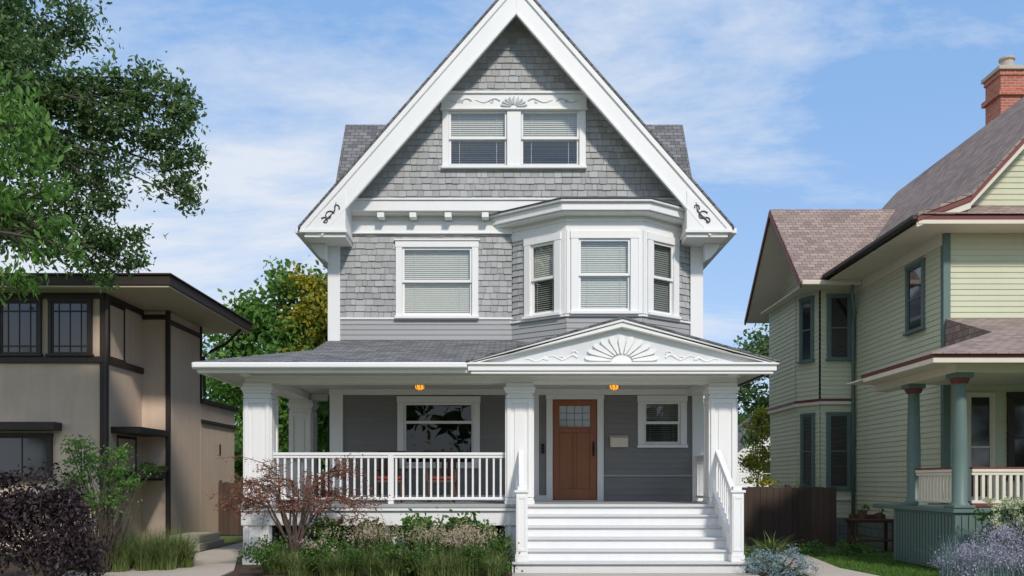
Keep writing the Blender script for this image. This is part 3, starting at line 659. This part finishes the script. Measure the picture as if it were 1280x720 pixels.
# ------------------------------------------------------------------ right green house
G=empty('green_clapboard_house')
WX=8.35
lap('side_siding',frame(WX,3.5,0,-1),0,4.5,.6,6.35,.11,GREEN,G)
lap('front_siding',frame(WX,-1),0,6.8,.9,6.7,.11,GREEN,G)
fl2=[(7.5,6.42),(8.5,6.80),(11.5,10.1),(14.5,6.80),(15.5,6.42)]
lap('gable_siding',frame(0,-1),8,15,6.7,10,.11,GREEN,G,lim=lambda z:(8.5+(z-6.72)/1.1,14.5-(z-6.72)/1.1))
B=MB(); B.box(8.4,15.1,-.9,7.9,-.1,6.3).pz([(8.36,3.55),(7.56,3.55),(7.24,4.22),(7.24,6.4),(8.36,6.4)],0,6.2); B.obj('core',DARK,G)
B=MB(); B.box(8.33,15.2,-1.02,8,-.1,.6).pz([(8.36,3.48),(7.51,3.48),(7.18,4.2),(7.18,6.5),(8.36,6.5)],-.1,.6); B.obj('foundation',GBRICK,G)
B=MB()
for i in range(4):
    (xa,za),(xb,zb)=fl2[i],fl2[i+1]
    B.prism([(xa,-1.75,za+.03),(xb,-1.75,zb+.03),(xb,8.3,zb+.03),(xa,8.3,za+.03)],[(xa,-1.75,za-.03),(xb,-1.75,zb-.03),(xb,8.3,zb-.03),(xa,8.3,za-.03)])
B.obj('main_roof',ROOFB,G)
B=MB()
for i in range(4):
    (xa,za),(xb,zb)=fl2[i],fl2[i+1]; B.py([(xa,za-.031),(xb,zb-.031),(xb,zb-.13),(xa,za-.13)],-1.73,-1.68)
B.obj('rake_trim',MAROON,G,.005)
B=MB()
for i in range(4):
    (xa,za),(xb,zb)=fl2[i],fl2[i+1]; B.py([(xa+.01,za-.031),(xb,zb-.031),(xb,zb-.06),(xa+.01,za-.06)],-1.679,8.2); B.py([(xa,za-.131),(xb,zb-.131),(xb,zb-.26),(xa,za-.22)],-1.70,-1.66)
B.box(7.56,8.36,-1.65,3.0,6.27,6.30).box(8.361,15.2,-1.65,-1.02,6.27,6.30)
B.box(WX-.05,WX+.02,-1.0,3.45,6.05,6.27)
B.obj('soffit',CREAM,G)
B=MB(); B.box(7.52,15.4,-1.72,-1.66,6.33,6.42); B.obj('pent_fascia',MAROON,G,.005)
B=MB(); B.box(7.52,15.4,-1.715,-1.66,6.25,6.329); B.obj('pent_fascia_lower',CREAM,G,.005)
B=MB(); B.prism([(7.5,-1.76,6.425),(15.4,-1.76,6.425),(15.4,-1.0,6.78),(8.3,-1.0,6.78)],[(7.5,-1.76,6.44),(15.4,-1.76,6.44),(15.4,-1.0,6.82),(8.3,-1.0,6.82)]); B.obj('pent_roof',ROOFB,G)
B=MB(); B.box(7.40,7.51,-1.72,3.05,6.32,6.42); B.obj('gutter',DTRIM,G,.02)
B=MB(); B.box(WX-.04,WX+.10,-1.05,-.93,.6,6.26).box(9.95,10.05,-1.04,-.98,4.4,6.26).box(WX+.1,15,-1.04,-.99,4.55,4.62).box(WX-.03,WX+.05,3.40,3.52,.6,6.26); B.obj('corner_boards',DGREEN,G,.005)
darkwin('side_window',frame(WX,3.5,0,-1),2.95,3.75,4.55,6.0,G,DGREEN,.08)
darkwin('front_window',frame(0,-1),10.6,11.6,4.7,6.1,G,DGREEN,.08); darkwin('gable_window',frame(0,-1),11,12,7.2,8.4,G,DGREEN,.08)
darkwin('porch_window',frame(0,-1),9.55,10.7,1.5,3.2,G,DTRIM,.1); darkwin('porch_door',frame(0,-1),8.75,9.3,1.1,3.2,G,CREAM,.06)
wf=frame(7.53,3.5); wa=frame(7.2,4.2,.33,-.7); wl=frame(7.2,6.5,0,-1)
for M,L in ((wf,.82),(wa,.774),(wl,2.3)): 
    lap('wing_siding',M,0,L,.6,3.45,.11,GREEN,G); lap('wing_siding_upper',M,0,L,3.5,6.25,.11,GREEN,G,y=-.03)
B=MB(); B.pz([(8.34,3.40),(7.50,3.40),(7.11,4.18),(7.11,6.52),(8.34,6.52)],3.44,3.50); B.obj('belt_trim',MAROON,G)
B=MB(); B.pz([(8.34,3.41),(7.51,3.41),(7.12,4.18),(7.12,6.52),(8.34,6.52)],3.36,3.438).pz([(8.34,3.43),(7.51,3.43),(7.14,4.18),(7.14,6.51),(8.34,6.51)],1.02,1.09); B.obj('belt_cream',CREAM,G)
for z0,z1,yy in ((4.42,6.05,-.05),(1.28,3.18,-.02)):
    darkwin('wing_window',wf,.14,.74,z0,z1,G,DGREEN,.07,yy); darkwin('wing_window',wa,.16,.62,z0,z1,G,DGREEN,.06,yy)
B=MB()
for dy,ye in ((-1,3.0),(1,8.0)):
    B.prism([(6.88,5.5,8.75),(12,5.5,8.75),(12,ye,6.28),(6.88,ye,6.28)],[(6.88,5.5,8.69),(12,5.5,8.69),(12,ye,6.22),(6.88,ye,6.22)])
B.obj('wing_roof',ROOFB,G)
B=MB()
for ye in (3.0,8.0): B.prism([(6.86,5.5,8.70),(6.86,ye,6.23),(6.86,ye,6.10),(6.86,5.5,8.57)],[(6.91,5.5,8.70),(6.91,ye,6.23),(6.91,ye,6.10),(6.91,5.5,8.57)])
B.obj('wing_rake',MAROON,G)
B=MB()
for ye in (3.03,7.97): B.prism([(6.92,5.5,8.68),(8,5.5,8.68),(8,ye,6.21),(6.92,ye,6.21)],[(6.92,5.5,8.62),(8,5.5,8.62),(8,ye,6.15),(6.92,ye,6.15)])
B.box(6.95,8.3,3.05,6.6,6.16,6.19)
B.obj('wing_soffit',CREAM,G)
lap('wing_gable_siding',frame(7.8,8.0,0,-1),0,5,6.2,8.6,.11,GREEN,G,lim=lambda z:(2.5-(8.65-z),2.5+(8.65-z)))
B=MB(); B.box(6.9,8.3,2.9,3.0,6.16,6.27); B.obj('wing_gutter',CREAM,G,.015)
B=MB(); B.tube([(8.1,2.95,6.2),(8.1,2.98,6.0),(8.26,3.25,5.55),(8.26,3.30,5.3),(8.26,3.30,.2)],.045,8); B.obj('downspout',DGREEN,G,smooth=True)
B=MB(); B.box(12.05,12.75,3.7,4.4,8.8,11.5); B.box(11.98,12.82,3.63,4.47,11.0,11.12).box(12.02,12.78,3.67,4.43,11.5,11.62).obj('chimney_brick',BRICK,G)
B=MB(); B.box(11.97,12.83,3.62,4.48,11.62,11.72).lathe(12.4,4.05,[(.16,11.72),(.15,12.0),(.19,12.02),(.19,12.08)],14).obj('chimney_cap',CONC,G,.01)
PFr=1.06
B=MB(); B.box(6.95,15,-4.15,-1.02,PFr-.08,PFr); B.obj('porch_floor',DGREEN,G,.01)
B=MB(); B.box(7.0,15,-4.1,-4.06,0.05,PFr-.081).box(7.0,7.04,-4.059,-1.9,.05,PFr-.081).box(7.0,8.34,-1.9,-1.86,.05,PFr-.081)
x=7.1
while x<15: B.box(x,x+.05,-4.12,-4.101,.1,PFr-.12); x+=.11
y=-4.0
while y<-1.95: B.box(6.98,6.999,y,y+.05,.1,PFr-.12); y+=.11
B.obj('porch_skirt',DGREEN,G)
for cx,cy in ((7.12,-4.0),(7.12,-2.4),(11,-4.0),(14.8,-4.0)):
    C=empty('porch_column',G); MB().lathe(cx,cy,[(.15,PFr),(.15,PFr+.06),(.115,PFr+.1),(.115,PFr+.9),(.095,3.02),(.095,3.06)],24).obj('shaft',DGREEN,C,smooth=True)
    B=MB(); B.lathe(cx,cy,[(.12,3.04),(.15,3.1),(.15,3.12)],20); B.obj('capital',MAROON,C); MB().box(cx-.15,cx+.15,cy-.15,cy+.15,3.121,3.2).box(cx-.17,cx+.17,cy-.17,cy+.17,PFr+.001,PFr+.045).obj('abacus',DGREEN,C,.006)
B=MB(); B.box(6.97,15,-4.16,-3.86,3.20,3.34).box(6.97,7.27,-3.859,-1.03,3.20,3.34).box(6.45,15.4,-4.6,-1.03,3.341,3.37); B.obj('porch_beam',CREAM,G,.006)
B=MB(); B.box(6.37,15.4,-4.68,-4.61,3.36,3.42).box(6.37,6.44,-4.609,-2.0,3.36,3.42).box(6.37,8.3,-2.0,-1.93,3.36,3.42); B.obj('porch_fascia',MAROON,G,.006)
B=MB(); B.box(6.38,15.4,-4.67,-4.61,3.28,3.359).box(6.38,6.44,-4.609,-2.0,3.28,3.359); B.obj('porch_fascia_lower',CREAM,G,.006)
B=MB(); B.poly([(6.33,-4.73,3.43),(15.4,-4.73,3.43),(15.4,-1.0,4.63),(8.35,-1.0,4.63),(8.35,-2.71,4.08)]); B.poly([(6.33,-4.73,3.43),(8.35,-2.71,4.08),(8.35,-1.0,4.08),(7.4,-1.0,3.77),(6.33,-1.95,3.43)]); B.poly([(8.35,-2.71,4.08),(8.35,-1,4.63),(8.35,-1,4.08)])
B.poly([(6.33,-4.73,3.41),(15.4,-4.73,3.41),(15.4,-4.73,3.43),(6.33,-4.73,3.43)]); B.obj('porch_roof',ROOFB,G,fix=False)
railing('porch_railing',frame(7.3,-4.0),7.5,G,(),CREAM,PFr,.62,.11,.05,CREAM); railing('porch_side_railing',frame(7.12,-3.85,0,1),1.3,G,(),CREAM,PFr,.62,.11,.05,CREAM)
B=MB(frame(7.3,-4.0)); B.box(0,7.5,-.05,.05,PFr+.621,PFr+.65).box(0,7.5,-.035,.035,PFr+.02,PFr+.069); B.M=frame(7.12,-3.85,0,1); B.box(0,1.3,-.05,.05,PFr+.621,PFr+.65); B.obj('rail_cap',MAROON,G,.004)
# ------------------------------------------------------------------ fences, bench
def fence(name,M,L,h):
    B=MB(M); x=0
    while x<L:
        t=random.uniform(-.01,.02); B.box(x,x+.135,-.01-random.random()*.006,.012,.03,h+t); x+=.142
    B.box(0,L,.012,.05,.4,.48).box(0,L,.012,.05,h-.35,h-.27)
    x=0
    while x<=L+.1: B.box(x-.05,x+.05,.05,.14,0,h+.06); x+=2.2
    B.obj(name,WOOD,None)
fence('wooden_fence',frame(4.0,1.7),3.2,1.35); fence('wooden_fence',frame(-8,6.0),2.9,1.45)
B=empty('wooden_potting_bench'); M=frame(7.15,.35,1,.05)
Q=MB(M); Q.box(0,.9,0,.45,.62,.66).box(-.03,.93,-.03,.48,.661,.69).box(.02,.88,.04,.41,.22,.25)
for a in (.02,.82):
    for b in (.02,.37): Q.box(a,a+.06,b,b+.06,0,.62)
Q.box(.05,.85,.40,.42,.69,.78)
Q.obj('bench_frame',WOODB,B,.004)
Q=MB(M); Q.lathe(.25,.2,[(.07,.69),(.1,.86),(.11,.87)],14).lathe(.62,.22,[(.06,.69),(.08,.80),(.09,.81)],14); Q.obj('clay_pots',mat('dark_clay',(.14,.07,.045),.8),B)
leaves('potted_leaves',np.concatenate([crownpts([(7.4,.55,.92,.10)],6000),crownpts([(7.78,.6,.86,.08)],6000)]),.05,L_GREEN,B)
Dh=empty('distant_white_house'); lap('front',frame(11.2,27),0,7,0,3.0,.15,WHITE,Dh); lap('gable',frame(11.2,27),0,7,3.0,5.6,.15,WHITE,Dh,lim=lambda z:(.0+(z-3.0)/.75,7-(z-3)/.75))
MB().box(11.25,18.1,27.05,34,0,3).obj('core',WHITE,Dh)
B=MB(); 
for xe in (10.8,18.6): B.prism([(xe,26.6,2.75),(14.7,26.6,5.75),(14.7,34.5,5.75),(xe,34.5,2.75)],[(xe,26.6,2.6),(14.7,26.6,5.6),(14.7,34.5,5.6),(xe,34.5,2.6)])
B.obj('roof',ROOF,Dh); darkwin('window',frame(11.2,27),1.5,2.4,1.2,2.6,Dh,WHITE)
# ------------------------------------------------------------------ trees
c=[(-7.95,-4,8.7,.75),(-7.25,-3.6,8.9,.45),(-7.45,-4.4,7.75,.55),(-6.75,-4,7.4,.40),(-6.2,-4,7.75,.32),(-5.6,-4,7.8,.36),(-5.3,-4.1,7.3,.34),(-5.2,-3.9,6.65,.3),(-5.15,-4,6.0,.22),(-5.6,-4,6.9,.28),(-5.95,-4.2,7.2,.30),
 (-6.7,-3.8,6.6,.38),(-6.95,-4,5.95,.42),(-6.4,-4,6.0,.25),(-7.65,-4,6.7,.6),(-7.5,-4.3,5.6,.5),(-6.75,-4,5.3,.38),(-6.15,-4,5.25,.30),(-5.95,-4,4.95,.2),(-5.25,-4,6.3,.24),(-5.45,-4,7.5,.3),(-6.45,-4,4.8,.25),
 (-8.4,-4.5,10.2,.8),(-8.5,-3.3,6.0,.6),(-8.9,-4.2,7.6,.8)]
tree('deciduous_tree',(-10.2,-4,0),[(-10,-4,3.6),(-9.6,-4,5.6),(-9.0,-4,6.8),(-8.2,-4,7.4)],c,4600,.10,L_OAK,.22,.45,16,1.,.34,lr=.42,dress=1300)
leaves('outer_crown_leaves',crownpts([(-9.3,-3,9.6,1.4),(-10.5,-5,9,1.6),(-11.5,-3,7.5,1.4),(-10,-2.5,6.5,1.1)],1000,8),.17,L_OAK,bpy.data.objects['deciduous_tree'],.5)
c=[(-6.35,-7.2,4.85,.4),(-6.15,-7.2,5.5,.38),(-5.85,-7.1,4.45,.26),(-6.2,-7,4.0,.22),(-6.5,-7.3,4.1,.2),(-5.6,-7.2,4.6,.20),(-5.95,-7.2,5.9,.26),(-6.5,-7.2,6.2,.38),(-5.4,-7.1,4.3,.12),(-6.45,-7.,3.85,.16),(-5.75,-7.1,5.1,.2),(-7.4,-7.3,5.5,.8)]
tree('ash_tree',(-8.6,-7.2,0),[(-8.4,-7.2,3.2),(-7.9,-7.2,4.6)],c,2400,.125,L_BRIGHT,.13,.36,16,1.,.42,flat=1.3,lr=.6)
c=[(-8.6,12,5.0,1.3),(-8.0,12,6.6,1.2),(-7.0,12.5,7.2,1.2),(-6.0,13,8.2,1.1),(-7.2,12,5.2,1.3),(-9.6,13,5.6,1.2),(-10.8,14,4.8,1.3),(-6.2,12,5.8,1.2),(-5.4,13,6.8,1.2),(-8.4,12,3.6,1.2),(-6.9,12,3.4,1.2),(-5.6,13,4,1.3),(-8.9,12.2,7.2,.8),(-7.7,12.2,8.0,.9),(-9.5,12.8,6.6,.9)]
tree('maple_tree',(-7.4,12.6,0),[(-7.4,12.6,2.4),(-7.2,12.6,4.5)],c,1050,.21,L_BRIGHT,.22,.6,12,.8,.33)
c=[(-5.9,11.2,7.3,.9),(-5.3,11.2,8.5,.9),(-6.4,11.2,6.6,.8),(-5.2,11.2,6.6,.9),(-4.4,11.8,7.0,1.),(-6.6,11.1,7.9,.7),(-6.9,11.1,5.6,.6),(-5.9,11.1,5.2,.7)]
tree('turning_maple_tree',(-5.2,11.8,0),[(-5.2,11.8,3),(-5.3,11.6,5)],c,1500,.17,L_YEL,.15,.6,12,.8,.33)
c=[(10.2,17,6.6,1.2),(11.6,17.5,6.0,1.3),(9.6,17,5.2,.9),(11,17,4.6,1.2),(12.5,18,7,1.3),(9.9,17.5,3.8,.8),(13.5,18,5,1.4)]
tree('elm_tree',(11,17.5,0),[(11,17.5,2.5),(11,17.5,4.3)],c,1000,.2,L_OAK,.18,.6,11,.8,.33)
c=[(8.6,12.5,3.1,.6),(8.9,13,2.4,.7),(8.2,12.5,2.1,.5),(8.5,12.5,3.7,.4)]
tree('turning_tree_sapling',(8.6,12.8,0),[(8.6,12.8,1.5)],c,2200,.11,L_YEL,.05,.6)
def mass(name,cl,dens,ls,mt,**k): return leaves(name,crownpts(cl,dens,**k),ls,mt,None,.6)
cl=[(x+random.uniform(-1.5,1.5),random.uniform(42,50),random.uniform(1.5,5.5),random.uniform(2.,3.2)) for x in np.arange(-60,62,2.4) for _ in (0,1)]
mass('distant_trees',cl,60,.7,L_GREEN,sub=5)
cl=[(x+random.uniform(-1.5,1.5),random.uniform(-50,-44),z+random.uniform(-1,1),random.uniform(1.4,2.6)) for x in np.arange(-34,36,3.4) for z in (2,5,8.2)]
mass('street_trees',cl,60,.75,L_GREEN,sub=6)
cl=[(-5.9+random.uniform(-.8,.8),8.2+random.uniform(-.5,.5),random.uniform(.4,1.6),.6) for _ in range(7)]
mass('hedge_shrub',cl,1500,.11,L_GREEN)
mass('yellow_green_shrub',[(5.9,3.5,1.0,.4),(6.4,3.6,1.1,.4),(5.5,3.4,.8,.4),(7.0,4,1.,.4),(6.1,3.6,1.5,.3)],4500,.07,L_YEL)
# ------------------------------------------------------------------ shrubs / garden
def shrub(name,cl,dens,ls,mt,asp=.5,sub=14,tight=.28,stems=8):
    T=empty(name); B=MB(); cx=sum(c[0] for c in cl)/len(cl); cy=sum(c[1] for c in cl)/len(cl)
    for c in cl:
        for _ in range(stems): limb(B,(cx+random.uniform(-.1,.1),cy+random.uniform(-.1,.1),0),(c[0]+random.gauss(0,.5)*c[3],c[1]+random.gauss(0,.5)*c[3],c[2]+random.gauss(0,.5)*c[3]),.014,.004,.1,4,4)
    B.obj('stems',BARK,T,fix=False); leaves('leaves',crownpts(cl,dens,sub,.85,tight),ls,mt,T,asp)
shrub('purple_ninebark_shrub',[(-6.8,-5.3,1.3,.38),(-6.95,-5.3,.9,.5),(-6.4,-5.3,1.05,.32),(-6.25,-5.4,.7,.34),(-6.6,-5.6,.5,.45),(-7.4,-5.2,1.25,.45),(-7.3,-5.4,.6,.5),(-6.08,-5.3,.35,.25)],6800,.075,L_PURP,tight=.34)
shrub('green_privet_shrub',[(-6.75,-3.9,1.75,.3),(-6.45,-3.9,1.5,.3),(-6.9,-4,1.3,.35),(-6.3,-3.9,1.9,.22),(-6.5,-4,1.1,.3),(-6.95,-3.9,2.05,.22),(-6.1,-3.9,1.45,.2)],5500,.06,L_BRIGHT,tight=.36)
T=empty('japanese_maple'); B=MB(); P=[]
for k in range(20):
    a=k/20*2*math.pi+random.uniform(-.2,.2); R=random.uniform(.8,1.5); top=random.uniform(1.15,1.8)
    if k%3==0: R*=.55; top+=.2
    ex=-3.55+R*math.cos(a); ey=-3.35+R*.45*math.sin(a)
    mid=(-3.62+.45*R*math.cos(a),-3.35+.22*R*math.sin(a),top*.82)
    p=limb(B,(-3.62,-3.35,.25),mid,.024,.013,.06,5,6); q=limb(B,mid,(ex,ey,top*random.uniform(.6,.98)),.013,.006,.16,6,5)
    for j in range(10):
        s=q[random.randint(0,6)]; e=s+Vector((random.gauss(.22*math.cos(a),.22),random.gauss(0,.14),random.gauss(-.03,.14)))
        tp=limb(B,s,e,.006,.003,.12,4,4)
        for t in tp[1:]:
            for _ in range(7): P.append((t.x+random.gauss(0,.05),t.y+random.gauss(0,.05),t.z+random.gauss(-.02,.035)))
limb(B,(-3.6,-3.3,-.05),(-3.62,-3.35,.3),.06,.045,.05,4,8)
B.obj('branches',mat('maple_bark',(.11,.075,.06),.85,.2,5),T,smooth=True,fix=False); leaves('leaves',np.array(P),.052,L_RED,T,.35,.4)
bs=np.concatenate([tuft(x,y,.15,240) for x,y in ((-6.9,-3.2),(-6.5,-3.3),(-6.1,-3.1),(-5.75,-3.0),(-6.7,-2.7),(-6.25,-2.6),(-5.85,-2.5),(-7.1,-3.5),(-5.55,-3.1),(-6.0,-3.6),(-6.35,-3.8),(-6.8,-3.9),(-5.7,-3.5),(-7.6,-2.6),(-7.3,-2.2))])
blades('ornamental_grass',bs,.72,.014,L_GRASS,None,.8,4)
bs=np.concatenate([tuft(random.uniform(-4.2,-.1),random.uniform(-4.7,-3.1),.11,105) for k in range(60)]); blades('garden_grass',bs,.46,.012,L_GRASS,None,.9,3)
bs=[]
for k in range(24):
    x=random.choice([-3.1,-2.4,-1.3,-.6,-.3,-1.9,-3.7,-1.0])+random.uniform(-.25,.25); y=random.uniform(-4.5,-3.3)
    bs.append(tuft(x,y,.12,26))
bs=np.concatenate(bs); T=empty('fountain_grass'); blades('stalks',bs,.78,.006,L_GRASS,T,.5,3)
tip=bs+np.array([0,0,.64])+rng.normal(size=bs.shape)*np.array([.15,.13,.08]); tip=np.repeat(tip,7,0); tip=tip+rng.normal(size=tip.shape)*np.array([.01,.01,.035]); leaves('seed_heads',tip,.034,L_SEED,T,.3,0)
cl=[(random.uniform(-4.1,-.1),random.uniform(-4.5,-2.9),random.uniform(.12,.42),random.uniform(.16,.28)) for _ in range(26)]
mass('perennial_foliage',cl,7000,.055,L_GREEN,sub=16); 
cl=[(random.uniform(-3.4,-.15),random.uniform(-3.1,-2.65),random.uniform(.35,.72),random.uniform(.2,.30)) for _ in range(17)]
mass('hosta_foliage',cl,3000,.10,L_GREEN,sub=16)
mass('tall_perennial',[(-1.55,-2.9,.78,.28),(-1.3,-2.9,.55,.3),(-1.75,-2.9,.5,.25),(-.45,-2.9,.6,.25),(-.8,-2.9,.7,.2)],4500,.08,L_BRIGHT,sub=18)
cl=[(random.uniform(-4.1,-.2),random.uniform(-4.6,-3.6),random.uniform(.3,.55),.09) for _ in range(12)]
mass('garden_flowers',cl,4500,.026,L_PINK,sub=20)
shrub('blue_juniper',[(3.95,-4.2,.22,.25),(4.3,-4.2,.26,.25),(4.15,-4.5,.14,.25),(3.75,-4.4,.12,.2),(4.55,-4.3,.15,.2)],12000,.042,L_BLUE,.3)
bs=tuft(4.55,-2.6,.10,150); blades('yucca_plant',bs,.62,.035,L_GRASS,None,1.1,4)
mass('ground_cover',[(x,random.uniform(-.9,.4),.1,.22) for x in np.arange(4.2,7.,.22)],5000,.055,L_BRIGHT)
cl=[(6.95,-5.2,.35,.42),(6.65,-5.3,.25,.32),(7.3,-5.2,.5,.45),(6.4,-5.2,.15,.22),(7.7,-5.4,.4,.5)]
T=empty('russian_sage_shrub'); bs=np.concatenate([tuft(x,y,r*.7,200) for x,y,z,r in cl]); blades('stalks',bs,.75,.008,L_BLUE,T,.8,3); leaves('blooms',crownpts([(x,y,z+.12,r) for x,y,z,r in cl],10000,20,.7,.3),.032,L_LAV,T,.4)
shrub('hydrangea_shrub',[(7.35,-4.6,.8,.3),(7.7,-4.6,.95,.3),(8.1,-4.7,.8,.35)],4500,.07,L_GREEN)
mass('hydrangea_blooms',[(7.3+random.uniform(-.2,.8),-4.85+random.uniform(-.1,.1),random.uniform(.75,1.25),.09) for _ in range(18)],18000,.032,L_HYD,sub=10)
N=26000; x=rng.uniform(4.6,8.2,N); y=rng.uniform(-5.2,-.6,N); k=~((x>4.65)&(x<5.55+ (np.abs(y+3.2))*.12)); bs=np.stack([x,y,np.zeros(N)],1)[k]
blades('lawn_grass',bs,.07,.009,L_LAWN,None,.7,2)
